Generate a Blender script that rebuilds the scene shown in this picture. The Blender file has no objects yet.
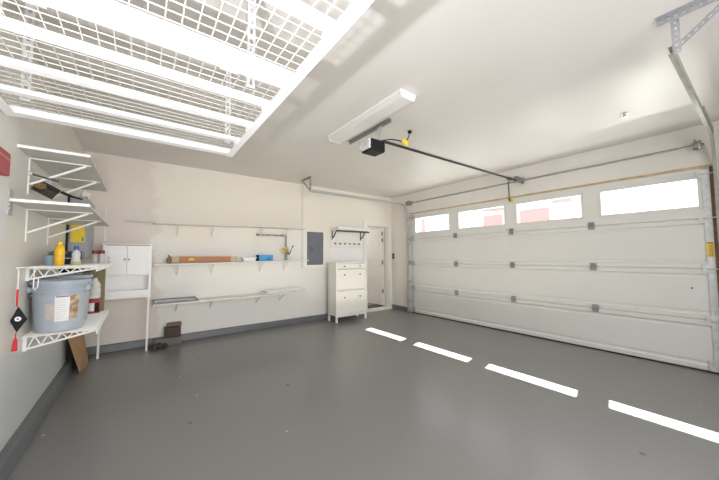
import bpy, bmesh, math, random
from mathutils import Vector, Matrix
random.seed(4)
S = bpy.context.scene
COL = S.collection
PI = math.pi
XR, YB, XL, H, YF = 4.739, 5.073, -0.621, 2.596, -1.6   # right wall, back wall, left wall, ceiling, wall behind camera

# ---------------------------------------------------------------- materials
def mat(name, col, rough=.5, metal=0, noise=0, nscale=8, bump=0, bscale=60, spec=.5, emit=None, es=0, col2=None):
    m = bpy.data.materials.new(name); m.use_nodes = True
    nt = m.node_tree; b = nt.nodes['Principled BSDF']
    b.inputs['Base Color'].default_value = (*col, 1)
    b.inputs['Roughness'].default_value = rough
    b.inputs['Metallic'].default_value = metal
    b.inputs['Specular IOR Level'].default_value = spec
    tc = nt.nodes.new('ShaderNodeTexCoord')
    if noise or col2:
        n = nt.nodes.new('ShaderNodeTexNoise'); n.inputs['Scale'].default_value = nscale; n.inputs['Detail'].default_value = 4
        nt.links.new(tc.outputs['Object'], n.inputs['Vector'])
        mx = nt.nodes.new('ShaderNodeMix'); mx.data_type = 'RGBA'
        c2 = col2 if col2 else tuple(max(0, c*(1-noise)) for c in col)
        mx.inputs[6].default_value = (*col, 1); mx.inputs[7].default_value = (*c2, 1)
        r = nt.nodes.new('ShaderNodeMapRange'); r.inputs[1].default_value = .35; r.inputs[2].default_value = .65
        nt.links.new(n.outputs['Fac'], r.inputs[0]); nt.links.new(r.outputs[0], mx.inputs[0])
        nt.links.new(mx.outputs[2], b.inputs['Base Color'])
    if bump:
        n2 = nt.nodes.new('ShaderNodeTexNoise'); n2.inputs['Scale'].default_value = bscale
        nt.links.new(tc.outputs['Object'], n2.inputs['Vector'])
        bp = nt.nodes.new('ShaderNodeBump'); bp.inputs['Strength'].default_value = bump; bp.inputs['Distance'].default_value = .005
        nt.links.new(n2.outputs['Fac'], bp.inputs['Height']); nt.links.new(bp.outputs[0], b.inputs['Normal'])
    if emit:
        b.inputs['Emission Color'].default_value = (*emit, 1); b.inputs['Emission Strength'].default_value = es
    return m
def nd(nt, t, **kw):
    n = nt.nodes.new(t)
    for k, v in kw.items(): setattr(n, k, v)
    return n
def math_node(nt, op, a, b=None):
    n = nd(nt, 'ShaderNodeMath', operation=op)
    for i, v in enumerate((a, b)):
        if v is None: continue
        if isinstance(v, (int, float)): n.inputs[i].default_value = v
        else: nt.links.new(v, n.inputs[i])
    return n.outputs[0]

M = {}
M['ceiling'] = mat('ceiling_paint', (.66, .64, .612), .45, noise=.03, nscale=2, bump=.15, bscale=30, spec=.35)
M['wall_r'] = mat('right_wall_paint', (.80, .775, .735), .6, noise=.04, nscale=2, bump=.1)
M['wall_f'] = mat('front_wall_paint', (.78, .77, .74), .7, noise=.04, nscale=2)
# back wall: cream paint, an older pinkish grey coat to the left of the shelves
def back_wall_mat():
    m = mat('back_wall_paint', (.84, .82, .765), .55, bump=.12, bscale=40)
    nt = m.node_tree; b = nt.nodes['Principled BSDF']; tc = nd(nt, 'ShaderNodeTexCoord')
    sep = nd(nt, 'ShaderNodeSeparateXYZ'); nt.links.new(tc.outputs['Object'], sep.inputs[0])
    n = nd(nt, 'ShaderNodeTexNoise'); n.inputs['Scale'].default_value = 3.5; n.inputs['Detail'].default_value = 5
    nt.links.new(tc.outputs['Object'], n.inputs['Vector'])
    x = math_node(nt, 'ADD', sep.outputs[0], math_node(nt, 'MULTIPLY', math_node(nt, 'SUBTRACT', n.outputs['Fac'], .5), .7))
    r = nd(nt, 'ShaderNodeMapRange'); r.inputs[1].default_value = .13; r.inputs[2].default_value = .2
    nt.links.new(x, r.inputs[0])
    # whitish repainted patches lower right
    n2 = nd(nt, 'ShaderNodeTexNoise'); n2.inputs['Scale'].default_value = 1.6; n2.inputs['Detail'].default_value = 3
    nt.links.new(tc.outputs['Object'], n2.inputs['Vector'])
    zz = math_node(nt, 'ADD', sep.outputs[2], math_node(nt, 'MULTIPLY', n2.outputs['Fac'], 1.2))
    r2 = nd(nt, 'ShaderNodeMapRange'); r2.inputs[1].default_value = 2.0; r2.inputs[2].default_value = 2.25
    nt.links.new(zz, r2.inputs[0])
    a = nd(nt, 'ShaderNodeMix', data_type='RGBA'); a.inputs[6].default_value = (.83, .82, .79, 1); a.inputs[7].default_value = (.84, .80, .72, 1)
    nt.links.new(r2.outputs[0], a.inputs[0])
    c = nd(nt, 'ShaderNodeMix', data_type='RGBA'); c.inputs[6].default_value = (.77, .71, .66, 1)
    nt.links.new(r.outputs[0], c.inputs[0]); nt.links.new(a.outputs[2], c.inputs[7]); nt.links.new(c.outputs[2], b.inputs['Base Color'])
    return m
M['wall_b'] = back_wall_mat()
def left_wall_mat():
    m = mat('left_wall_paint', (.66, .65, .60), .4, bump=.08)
    nt = m.node_tree; b = nt.nodes['Principled BSDF']; tc = nd(nt, 'ShaderNodeTexCoord')
    sep = nd(nt, 'ShaderNodeSeparateXYZ'); nt.links.new(tc.outputs['Object'], sep.inputs[0])
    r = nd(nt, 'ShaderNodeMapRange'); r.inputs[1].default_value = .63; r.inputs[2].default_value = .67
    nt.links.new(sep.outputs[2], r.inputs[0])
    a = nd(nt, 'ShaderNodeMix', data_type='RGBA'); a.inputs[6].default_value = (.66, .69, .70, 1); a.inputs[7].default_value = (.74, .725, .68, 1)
    nt.links.new(r.outputs[0], a.inputs[0]); nt.links.new(a.outputs[2], b.inputs['Base Color'])
    return m
M['wall_l'] = left_wall_mat()
def floor_mat():
    m = mat('epoxy_floor', (.2, .2, .197), .27, spec=.5)
    nt = m.node_tree; b = nt.nodes['Principled BSDF']; tc = nd(nt, 'ShaderNodeTexCoord')
    n = nd(nt, 'ShaderNodeTexNoise'); n.inputs['Scale'].default_value = .8; n.inputs['Detail'].default_value = 1
    nt.links.new(tc.outputs['Object'], n.inputs['Vector'])
    a = nd(nt, 'ShaderNodeMix', data_type='RGBA'); a.inputs[6].default_value = (.190, .195, .196, 1); a.inputs[7].default_value = (.218, .216, .209, 1)
    nt.links.new(n.outputs['Fac'], a.inputs[0])
    # a few tiny dark chips and pale specks
    last = a.outputs[2]
    for sc_, th_, colr in ((2.3, .045, (.05, .05, .05, 1)), (3.1, .035, (.5, .5, .5, 1))):
        v = nd(nt, 'ShaderNodeTexVoronoi'); v.inputs['Scale'].default_value = sc_; nt.links.new(tc.outputs['Object'], v.inputs['Vector'])
        lt = math_node(nt, 'LESS_THAN', v.outputs['Distance'], th_)
        c = nd(nt, 'ShaderNodeMix', data_type='RGBA'); c.inputs[7].default_value = colr
        nt.links.new(math_node(nt, 'MULTIPLY', lt, .55), c.inputs[0]); nt.links.new(last, c.inputs[6]); last = c.outputs[2]
    nt.links.new(last, b.inputs['Base Color'])
    return m
M['floor'] = floor_mat()
M['base'] = mat('curb_grey_paint', (.155, .165, .18), .4, noise=.15, nscale=5)
M['trim'] = mat('white_trim_paint', (.86, .84, .80), .4)
M['white'] = mat('white_lacquer', (.90, .90, .905), .35, noise=.02)
M['cream'] = mat('cream_lacquer', (.88, .865, .81), .35, noise=.02)
M['shelf'] = mat('white_melamine', (.80, .79, .755), .4, noise=.05, nscale=6)
M['greyshelf'] = mat('grey_white_melamine', (.58, .58, .55), .4, noise=.05)
M['rack'] = mat('white_powder_coat', (.92, .92, .93), .35)
M['wire'] = mat('white_coated_wire', (.85, .85, .83), .35)
M['deckwire'] = mat('deck_wire', (.60, .59, .56), .45)
M['galv'] = mat('galvanised_steel', (.62, .63, .64), .42, .65, noise=.2, nscale=30)
M['galvlight'] = mat('pale_galvanised_steel', (.72, .74, .76), .4, .5, noise=.2, nscale=18)
M['railblack'] = mat('black_rail', (.03, .028, .026), .5, .2)
M['hanger'] = mat('hanger_zinc', (.44, .45, .50), .45, .4, noise=.15, nscale=30)
M['track'] = mat('aged_zinc', (.42, .42, .37), .45, .35, noise=.2, nscale=20)
M['steel'] = mat('dull_steel', (.40, .39, .38), .4, .7, noise=.2, nscale=30)
M['darkmetal'] = mat('dark_metal', (.10, .095, .09), .45, .4)
M['black'] = mat('black_plastic', (.010, .010, .011), .5, spec=.25)
M['doorpanel'] = mat('garage_door_steel', (.74, .745, .725), .42, noise=.02, nscale=3)
M['seal'] = mat('rubber_seal', (.02, .02, .02), .7)
M['wood'] = mat('raw_wood', (.32, .18, .10), .6, noise=.4, nscale=12)
M['palewood'] = mat('pale_wood_strip', (.66, .50, .28), .5, noise=.3, nscale=10)
M['yellow'] = mat('yellow_label', (.85, .62, .03), .5)
M['grey'] = mat('grey_enamel', (.36, .38, .42), .4, noise=.05)
M['panelblue'] = mat('blue_grey_enamel', (.175, .19, .225), .4, .2, noise=.15, nscale=4)
M['bucket'] = mat('grey_blue_plastic', (.42, .475, .545), .4, noise=.08, nscale=8)
M['label'] = mat('paper_label', (.80, .81, .83), .5)
M['labelbrown'] = mat('label_photo', (.22, .13, .05), .5, col2=(.62, .50, .36), nscale=30)
M['labelpink'] = mat('label_faded', (.62, .56, .54), .5, noise=.15, nscale=40)
M['ink'] = mat('label_ink', (.12, .12, .14), .6)
M['red'] = mat('red_plastic', (.38, .035, .045), .4)
M['pinkred'] = mat('faded_red_stripe', (.60, .20, .22), .5)
M['redcord'] = mat('red_cord', (.65, .02, .03), .6)
M['darkred'] = mat('dark_red_lid', (.22, .02, .03), .4)
M['bottle'] = mat('yellow_bottle', (.85, .52, .01), .35)
M['bluecap'] = mat('blue_plastic', (.05, .09, .30), .4)
M['skyblue'] = mat('sky_blue_card', (.05, .36, .75), .5)
M['card'] = mat('brown_cardboard', (.44, .27, .14), .7, noise=.1, nscale=20)
M['longbox'] = mat('terracotta_board', (.52, .235, .12), .6, noise=.1, nscale=8)
M['beige'] = mat('beige_wood', (.60, .50, .34), .6, noise=.15, nscale=20)
M['olive'] = mat('olive_card', (.20, .17, .09), .7)
M['brownbox'] = mat('dark_brown_box', (.055, .04, .025), .6)
M['browntop'] = mat('brown_lid', (.17, .13, .09), .6)
M['darkgrey'] = mat('dark_grey_rubber', (.05, .05, .052), .8, bump=.6, bscale=50)
M['mesh_tray'] = mat('grey_tray', (.26, .27, .265), .5, noise=.35, nscale=35)
M['clear'] = mat('clear_plastic', (.62, .66, .68), .15)
M['leaf'] = mat('leaf_green', (.08, .20, .06), .5)
M['flower'] = mat('orange_petal', (.85, .42, .08), .5)
M['flowery'] = mat('yellow_petal', (.85, .70, .20), .5)
M['bristle'] = mat('straw_bristle', (.28, .17, .07), .8, noise=.5, nscale=60)
M['bristledark'] = mat('dark_bristle', (.06, .05, .035), .8, noise=.5, nscale=60)
M['plasticbag'] = mat('white_plastic_film', (.80, .81, .83), .3)
M['diffuser'] = mat('lamp_diffuser', (.74, .73, .71), .35)
M['hallfloor'] = mat('hall_floor', (.50, .46, .42), .4, noise=.2)
M['darkwood'] = mat('dark_wood_sill', (.035, .018, .012), .4)
M['hall'] = mat('hall_paint', (.80, .76, .66), .7)
M['stucco'] = mat('white_stucco', (.80, .78, .76), .8, noise=.05)
M['redwall'] = mat('red_siding', (.60, .17, .17), .8, noise=.08)
M['ground'] = mat('concrete_drive', (.55, .54, .52), .8, noise=.1)
def glass_mat():
    m = bpy.data.materials.new('window_glass'); m.use_nodes = True; nt = m.node_tree
    nt.nodes.clear(); o = nd(nt, 'ShaderNodeOutputMaterial'); t = nd(nt, 'ShaderNodeBsdfTransparent'); g = nd(nt, 'ShaderNodeBsdfGlossy')
    g.inputs['Roughness'].default_value = .02; t.inputs['Color'].default_value = (.95, .97, .97, 1)
    mx = nd(nt, 'ShaderNodeMixShader'); mx.inputs[0].default_value = .06
    nt.links.new(t.outputs[0], mx.inputs[1]); nt.links.new(g.outputs[0], mx.inputs[2]); nt.links.new(mx.outputs[0], o.inputs[0])
    return m
M['glass'] = glass_mat()

# ---------------------------------------------------------------- mesh builder
class MB:
    def __init__(s): s.bm = bmesh.new()
    def box(s, x0, x1, y0, y1, z0, z1, rot=None, c=None):
        vs = [s.bm.verts.new((x, y, z)) for x in (x0, x1) for y in (y0, y1) for z in (z0, z1)]
        for f in ((0,1,3,2),(4,6,7,5),(0,4,5,1),(2,3,7,6),(0,2,6,4),(1,5,7,3)): s.bm.faces.new([vs[i] for i in f])
        if rot is not None:
            cc = Vector(c) if c else Vector(((x0+x1)/2, (y0+y1)/2, (z0+z1)/2))
            for v in vs: v.co = cc + rot @ (v.co - cc)
        return s
    def bar(s, p, q, w=.01, h=None, up=(0,0,1)):
        h = h or w; p = Vector(p); q = Vector(q); d = (q-p).normalized(); u = Vector(up)
        if abs(d.dot(u)) > .98: u = Vector((0,1,0))
        sx = d.cross(u).normalized(); sy = sx.cross(d).normalized()
        vs = [s.bm.verts.new(b + sx*i*w/2 + sy*j*h/2) for b in (p, q) for i, j in ((-1,-1),(1,-1),(1,1),(-1,1))]
        for f in ((3,2,1,0),(4,5,6,7),(0,1,5,4),(1,2,6,5),(2,3,7,6),(3,0,4,7)): s.bm.faces.new([vs[i] for i in f])
        return s
    def tube(s, pts, r, n=8, radii=None):
        pts = [Vector(p) for p in pts]; rings = []
        for i, p in enumerate(pts):
            d = (pts[min(i+1, len(pts)-1)] - pts[max(i-1, 0)]).normalized()
            u = Vector((0,0,1)) if abs(d.z) < .9 else Vector((1,0,0))
            a = d.cross(u).normalized(); b = d.cross(a).normalized(); rr = radii[i] if radii else r
            rings.append([s.bm.verts.new(p + (a*math.cos(2*PI*k/n) + b*math.sin(2*PI*k/n))*rr) for k in range(n)])
        for i in range(len(rings)-1):
            for k in range(n): s.bm.faces.new([rings[i][k], rings[i][(k+1)%n], rings[i+1][(k+1)%n], rings[i+1][k]])
        s.bm.faces.new(rings[0][::-1]); s.bm.faces.new(rings[-1]); return s
    def lathe(s, c, prof, n=28, axis=None):
        c = Vector(c); rings = []
        for r, z in prof:
            ring = []
            for k in range(n):
                v = Vector((r*math.cos(2*PI*k/n), r*math.sin(2*PI*k/n), z))
                if axis is not None: v = axis @ v
                ring.append(s.bm.verts.new(c + v))
            rings.append(ring)
        for i in range(len(rings)-1):
            for k in range(n): s.bm.faces.new([rings[i][k], rings[i][(k+1)%n], rings[i+1][(k+1)%n], rings[i+1][k]])
        if prof[0][0] > 1e-5: s.bm.faces.new(rings[0][::-1])
        if prof[-1][0] > 1e-5: s.bm.faces.new(rings[-1])
        return s
    def prism(s, poly, d):      # polygon (3d points) extruded by vector d
        d = Vector(d); a = [s.bm.verts.new(p) for p in poly]; b = [s.bm.verts.new(Vector(p)+d) for p in poly]; n = len(poly)
        s.bm.faces.new(a[::-1]); s.bm.faces.new(b)
        for i in range(n): s.bm.faces.new([a[i], a[(i+1)%n], b[(i+1)%n], b[i]])
        return s
    def arcpatch(s, c, r, a0, a1, z0, z1, n=10, r2=None):
        r2 = r2 or r; row0 = []; row1 = []
        for i in range(n+1):
            a = a0 + (a1-a0)*i/n
            row0.append(s.bm.verts.new((c[0]+r*math.sin(a), c[1]-r*math.cos(a), z0)))
            row1.append(s.bm.verts.new((c[0]+r2*math.sin(a), c[1]-r2*math.cos(a), z1)))
        for i in range(n): s.bm.faces.new([row0[i], row0[i+1], row1[i+1], row1[i]])
        return s
    def blob(s, c, sx, sy, sz, seed=0, amp=.25, sub=3):
        rnd = random.Random(seed); g = bmesh.ops.create_icosphere(s.bm, subdivisions=sub, radius=1)
        ph = [rnd.uniform(0, 6) for _ in range(6)]
        for v in g['verts']:
            k = 1 + amp*(math.sin(5*v.co.x+ph[0])*math.sin(4*v.co.y+ph[1]) + .5*math.sin(9*v.co.z+ph[2])*math.sin(8*v.co.x+ph[3]))
            v.co = Vector((c[0]+v.co.x*sx*k, c[1]+v.co.y*sy*k, c[2]+v.co.z*sz*k))
        return s
    def build(s, name, m, parent=None, bevel=0, smooth=False, kind=None):
        bmesh.ops.recalc_face_normals(s.bm, faces=s.bm.faces)
        me = bpy.data.meshes.new(name); s.bm.to_mesh(me); s.bm.free()
        o = bpy.data.objects.new(name, me); COL.objects.link(o); me.materials.append(m)
        if parent is not None:
            o.parent = parent
            # everything is written in world coordinates: cancel the parent's place
            o.matrix_parent_inverse = world_of(parent).inverted()
        if smooth:
            for p in me.polygons: p.use_smooth = True
            try: me.set_sharp_from_angle(angle=math.radians(40))
            except Exception: pass
        if bevel:
            b = o.modifiers.new('bevel', 'BEVEL'); b.width = bevel; b.segments = 2; b.limit_method = 'ANGLE'
        if kind: o['kind'] = kind
        return o
def world_of(o):
    w = Matrix.Translation(o.location) @ o.rotation_euler.to_matrix().to_4x4()
    if o.parent is not None: w = world_of(o.parent) @ o.matrix_parent_inverse @ w
    return w
def tag(o, label, cat, group=None, kind=None):
    o['label'] = label; o['category'] = cat
    if group: o['group'] = group
    if kind: o['kind'] = kind
    return o
def thing(name, label, cat, loc, group=None, kind=None):
    o = bpy.data.objects.new(name, None); COL.objects.link(o); o.location = loc; o.empty_display_size = .05
    return tag(o, label, cat, group, kind)
def bx(*a): return MB().box(*a)

# ---------------------------------------------------------------- the room shell
DY0, DY1, DH = .225, 4.445, 2.13                       # garage door opening along the right wall
def struct(o, label, cat='structure'):
    return tag(o, label, cat, kind='structure')
struct(bx(XL-.15, XR+.2, YF-.15, YB+.12, -.12, 0).build('floor', M['floor']), 'glossy grey epoxy garage floor', 'floor')
struct(bx(XL-.15, XR+.2, YF-.15, YB+.12, H, H+.12).build('ceiling', M['ceiling']), 'flat off-white garage ceiling', 'ceiling')
struct(bx(XL-.12, XL, YF-.12, YB+.12, 0, H).build('wall_left', M['wall_l']), 'greyish side wall behind the left shelves', 'wall')
w = MB(); OX0, OX1, OZ = 3.985, 4.640, 1.905
w.box(XL, OX0, YB, YB+.12, 0, H).box(OX0, OX1, YB, YB+.12, OZ, H).box(OX1, XR+.2, YB, YB+.12, 0, H)
struct(w.build('wall_back', M['wall_b']), 'cream back wall with wall shelves and doorway', 'wall')
w = MB(); w.box(XR, XR+.2, DY1, YB, 0, H).box(XR, XR+.2, DY0, DY1, DH, H).box(XR, XR+.2, YF, DY0, 0, H)
struct(w.build('wall_right', M['wall_r']), 'pale wall around the garage door', 'wall')
struct(bx(XL, XR, YF-.12, YF, 0, H).build('wall_front', M['wall_f']), 'plain wall facing the shelf wall', 'wall')
w = MB().prism([(XL, YF, 0), (XL+.068, YF, 0), (XL+.05, YF, .092), (XL, YF, .1)], (0, YB-YF, 0))
struct(w.build('baseboard_left', M['base'], bevel=.006), 'dark grey curb along the left wall', 'baseboard')
w = MB().prism([(XL+.07, YB, 0), (XL+.07, YB-.045, 0), (XL+.07, YB-.035, .092), (XL+.07, YB, .098)], (3.905-XL-.07, 0, 0))
struct(w.build('baseboard_back', M['base'], bevel=.006), 'dark grey curb below the wall shelves', 'baseboard')
struct(bx(XR-.03, XR, DY1+.06, YB, 0, .1).build('baseboard_right', M['base'], bevel=.005), 'short dark grey curb between doorway and garage door', 'baseboard')
# chase board from ceiling down to the panel frame
struct(bx(2.425, 2.455, YB-.02, YB, 1.0, H).build('trim_1', M['wall_r']), 'narrow vertical batten from ceiling past the electrical panel', 'trim')
# door casing
w = MB(); w.box(OX0-.095, OX0, YB-.022, YB, 0, OZ).box(OX1, OX1+.07, YB-.022, YB, 0, OZ+.085).box(OX0-.095, OX1, YB-.022, YB, OZ, OZ+.085)
w.box(OX0, OX0+.015, YB, YB+.12, .03, OZ).box(OX1-.015, OX1, YB, YB+.12, .03, OZ).box(OX0, OX1, YB, YB+.12, OZ-.015, OZ)
struct(w.build('trim_2', M['trim'], bevel=.003), 'cream casing around the open doorway', 'trim')
struct(bx(OX0, OX1, YB-.03, YB+.13, 0, .04).build('trim_3', M['trim'], bevel=.004), 'white step at the foot of the doorway', 'trim')
# hallway beyond
w = MB(); w.box(3.2, 4.75, YB+.13, 7.6, -.1, .05)
struct(w.build('floor_hall', M['hallfloor']), 'pale floor of the hall beyond the doorway', 'floor')
w = MB(); w.box(3.2, 4.85, 7.6, 7.7, 0, 2.4).box(4.72, 4.82, YB+.12, 7.6, 0, 2.4).box(3.1, 3.2, YB+.12, 7.7, 0, 2.4).box(3.1, 4.85, YB+.12, 7.7, 2.4, 2.5)
struct(w.build('wall_hall', M['hall']), 'warm cream hall walls beyond the doorway', 'wall')
mt = MB(); mt.box(OX0+.02, OX1-.02, YB+.135, YB+.42, .05, .062)
tag(mt.build('door_mat', M['darkwood'], bevel=.004), 'dark brown mat just inside the open doorway', 'mat')

# interior door leaf, open into the hall
d2 = thing('door_2', 'white panelled interior door standing open into the hall', 'door', (OX1-.03, YB+.125, .062), kind='structure')
lx0, lx1, ly0, ly1, lz0, lz1 = OX1-.055, OX1-.02, YB+.13, YB+.74, .066, OZ-.03
w = MB().box(lx0, lx1, ly0, ly1, lz0, lz1)
w.build('door_leaf', M['white'], d2, bevel=.003)
w = MB()
for (a, b) in ((.12, .55), (.65, .95), (1.05, 1.70)):
    for (p, q, r_, s_) in ((ly0+.09, ly1-.09, a, a+.02), (ly0+.09, ly1-.09, b-.02, b), (ly0+.09, ly0+.11, a, b), (ly1-.11, ly1-.09, a, b)):
        w.box(lx0-.008, lx0, p, q, lz0+r_, lz0+s_)
w.build('panel_moulding', M['white'], d2)
for z in (.40, 1.07, 1.60, 1.75):
    MB().box(lx0-.012, lx0-.001, ly0+.0, ly0+.045, z-.045, z+.045).tube([(lx0-.012, ly0-.003, z-.05), (lx0-.012, ly0-.003, z+.05)], .008).build('hinge', M['steel'], d2)

# light switch on right wall strip
sw = thing('light_switch', 'small dark switch plate beside the doorway casing', 'switch', (XR-.005, 5.02, 1.22))
MB().box(XR-.01, XR, 4.985, 5.055, 1.16, 1.28).build('plate', M['darkmetal'], sw, bevel=.003)
MB().box(XR-.018, XR-.009, 5.01, 5.03, 1.20, 1.24).build('toggle', M['galv'], sw)

# ---------------------------------------------------------------- garage door
gd = thing('door_1', 'white sectional garage door with four windows in its top section', 'garage door', (XR, (DY0+DY1)/2, 0), kind='structure')
T = .045; X0, X1 = XR+.0, XR+T
SH = DH/4
WY = [(3.455, 4.315), (2.385, 3.24), (1.338, 2.19), (.306, 1.135)]; WZ0, WZ1 = 1.722, 2.028
stiles = [DY1, 3.32, 2.28, 1.242, DY0]
for i in range(4):
    z0, z1 = i*SH+(.012 if i == 0 else .0012), (i+1)*SH-.0012
    w = MB()
    if i: w.box(X0+.022, X1-.002, DY0+.001, DY1-.001, i*SH-.012, i*SH+.0135)
    if i < 3:
        pr_ = [(.007, 0), (0, .007), (0, .050), (.016, .064), (.016, .082), (.009, .094)]
        poly = [(X0+a, DY0, z0+b) for a, b in pr_] + [(X0+a, DY0, z1-b) for a, b in pr_[::-1]] + [(X1, DY0, z1), (X1, DY0, z0)]
        w.prism(poly, (0, DY1-DY0, 0))
    else:
        w.box(X0+.004, X1, DY0, DY1, z0, WZ0).box(X0+.004, X1, DY0, DY1, WZ1, z1)
        ys = [DY1, WY[0][1], WY[0][0], WY[1][1], WY[1][0], WY[2][1], WY[2][0], WY[3][1], WY[3][0], DY0]
        for k in range(0, 10, 2): w.box(X0+.004, X1, ys[k+1], ys[k], WZ0, WZ1)
        w.box(X0-.004, X0+.004, DY0, DY1, z0, z0+.045).box(X0-.004, X0+.004, DY0, DY1, z1-.04, z1)
    sec = w.build('door_section', M['doorpanel'], gd, bevel=.002)
    if i == 3:
        for (a, b) in WY:
            f = MB(); t = .022
            f.box(X0-.006, X1+.004, a, b, WZ0, WZ0+t*.3).box(X0-.006, X1+.004, a, b, WZ1-t*.3, WZ1).box(X0-.006, X1+.004, a, a+t*.3, WZ0, WZ1).box(X0-.006, X1+.004, b-t*.3, b, WZ0, WZ1)
            f.box(X0-.006, X0+.004, a-.02, b+.02, WZ0-.02, WZ0).box(X0-.006, X0+.004, a-.02, b+.02, WZ1, WZ1+.02)
            f.box(X0-.006, X0+.004, a-.02, a, WZ0, WZ1).box(X0-.006, X0+.004, b, b+.02, WZ0, WZ1)
            f.build('window_frame', M['doorpanel'], sec)
            bx(X0+.02, X0+.024, a+.006, b-.006, WZ0+.006, WZ1-.006).build('window_pane', M['glass'], sec)
bx(X0-.004, X1+.004, DY0, DY1, 0, .014).build('bottom_seal', M['seal'], gd)
for z in (SH, 2*SH, 3*SH):
    for y in stiles[1:4]:
        w = MB().box(X0-.016, X0-.004, y-.032, y+.032, z-.048, z+.048).box(X0-.02, X0-.016, y-.02, y+.02, z-.03, z+.03).tube([(X0-.021, y-.035, z), (X0-.021, y+.035, z)], .009)
        w.build('hinge', M['steel'], gd)
for y, s in ((DY1, -1), (DY0, 1)):
    for z in (.07, SH, 2*SH, 3*SH, DH-.07):
        w = MB().box(X0-.02, X0-.004, y, y+s*.09, z-.05, z+.05).tube([(X0-.03, y+s*.06, z), (X0-.03, y-s*.055, z)], .008).tube([(X0-.03, y-s*.035, z), (X0-.03, y-s*.05, z)], .022, 12)
        w.build('roller_bracket', M['galv'] if s < 0 else M['galvlight'], gd)
bx(X0-.004, X0+.0045, DY0, DY0+.055, 0.02, DH-.01).build('end_stile', M['galvlight'], gd)
bx(X0-.004, X0+.0045, DY1-.03, DY1, 0.02, DH-.01).build('end_stile', M['galvlight'], gd)
lab = bx(X0-.007, X0-.0045, DY0+.004, DY0+.052, 1.19, 1.345).build('warning_label', M['yellow'], gd)
w = MB()
for k in range(9): w.box(X0-.0085, X0-.007, DY0+.01, DY0+.046-(k%3)*.006, 1.20+k*.013, 1.204+k*.013)
w.box(X0-.0085, X0-.007, DY0+.006, DY0+.05, 1.33, 1.341)
w.build('label_print', M['ink'], lab)
bx(X0-.007, X0-.0045, 2.235, 2.30, 2.065, 2.12).build('sticker', M['yellow'], gd)
bx(X0-.012, X0+.004, 2.34, 2.355, 1.625, 1.64).build('lock_hole', M['black'], gd)
bx(X0, X0+.012, .392, .407, .85, .865).build('lock_hole', M['black'], gd)

# weather strip / wooden head and jamb
struct(bx(XR-.012, XR+.03, DY0-.03, DY1+.03, DH+.004, DH+.028).build('trim_4', M['palewood']), 'thin tan wooden strip above the garage door', 'trim')
struct(bx(XR-.012, XR+.03, DY0-.045, DY0-.002, 0, DH+.003).build('trim_5', M['wood']), 'brown wooden jamb right of the garage door', 'trim')

# tracks
def track(name, label, y, ye, xe, ztop, xv, material, s_, R=.22, nb=5):
    t = thing(name, label, 'track', (xv, y, 0), 'garage door tracks')
    pts = [(xv, y, .02), (xv, y, ztop-R)]
    arc = [(xv-R+R*math.cos(a), y, ztop-R+R*math.sin(a)) for a in [PI/2*k/10 for k in range(1, 10)]]
    hz = [(xv-R, y, ztop), (xe, ye, ztop)]
    def rail(P):
        w = MB()
        for i in range(len(P)-1):
            p, q = Vector(P[i]), Vector(P[i+1]); n = (q-p).normalized().cross(Vector((0,1,0))).normalized()
            w.bar(p, q, .004, .046, up=n)
            for e in (-.022, .022):
                o_ = n*e+Vector((0, s_*.012, 0)); w.bar(p+o_, q+o_, .024, .004, up=n)
        return w
    rail(pts).build('vertical_rail', material, t)
    rail([pts[1]]+arc+[hz[0]]).build('curved_rail', material, t)
    rail(hz).build('horizontal_rail', material, t)
    for k in range(nb):
        z = .25+k*.42
        MB().box(xv+.024, XR-.001, y-.02, y+.02, z-.03, z+.03).build('wall_bracket', M['galv'], t)
    return t
tl = track('door_track', 'steel garage door track beside the doorway corner', 4.50, 4.50, 2.30, 2.35, XR-.075, M['galv'], -1)
tr = track('door_track', 'steel garage door track at the right edge of the door', .170, .212, 2.44, 2.405, XR-.06, M['track'], 1, R=.3)
MB().bar((3.72, .180, 2.428), (4.45, .166, 2.428), .006, .05).bar((3.72, .195, 2.452), (4.45, .180, 2.452), .03, .005).build('stiffener', M['track'], tr)
hb = thing('track_hanger', 'perforated steel ceiling hanger holding the right door track', 'bracket', (2.4, .2, H), 'track hangers')
def ladder(bm, p, q, wd, th, up, pitch=.03, fill=.45, hole=.36):
    p = Vector(p); q = Vector(q); d = q-p; L = d.length; d.normalize(); u = Vector(up); sx = d.cross(u).normalized(); sy = sx.cross(d).normalized()
    n = max(2, int(L/pitch)); ts = [0]
    for k in range(n): ts += [(k+.5-fill/2)*L/n, (k+.5+fill/2)*L/n]
    ts.append(L); ws = [-wd/2, -wd*hole/2, wd*hole/2, wd/2]
    def solid(i, j): return 0 <= i < len(ts)-1 and 0 <= j < 3 and not (j == 1 and i % 2 == 1)
    V = {}
    def v(i, j, s_):
        if (i, j, s_) not in V: V[(i, j, s_)] = bm.verts.new(p + d*ts[i] + sx*ws[j] + sy*s_*th/2)
        return V[(i, j, s_)]
    for i in range(len(ts)-1):
        for j in range(3):
            if not solid(i, j): continue
            for s_ in (-1, 1): bm.faces.new([v(i, j, s_), v(i+1, j, s_), v(i+1, j+1, s_), v(i, j+1, s_)])
            for (di, dj, a, b) in ((-1, 0, (i, j), (i, j+1)), (1, 0, (i+1, j), (i+1, j+1)), (0, -1, (i, j), (i+1, j)), (0, 1, (i, j+1), (i+1, j+1))):
                if not solid(i+di, j+dj): bm.faces.new([v(*a, -1), v(*b, -1), v(*b, 1), v(*a, 1)])
def hole_bar(p, q, wd, th, up, parent, name, m):
    w = MB(); ladder(w.bm, p, q, wd, th, up); return w.build(name, m, parent)
hole_bar((2.40, .27, H-.02), (2.40, -.35, H-.02), .04, .004, (1,0,0), hb, 'ceiling_angle', M['hanger'])
MB().bar((2.385, .27, H-.003), (2.385, -.35, H-.003), .035, .004).build('angle_flange', M['hanger'], hb)
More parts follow.
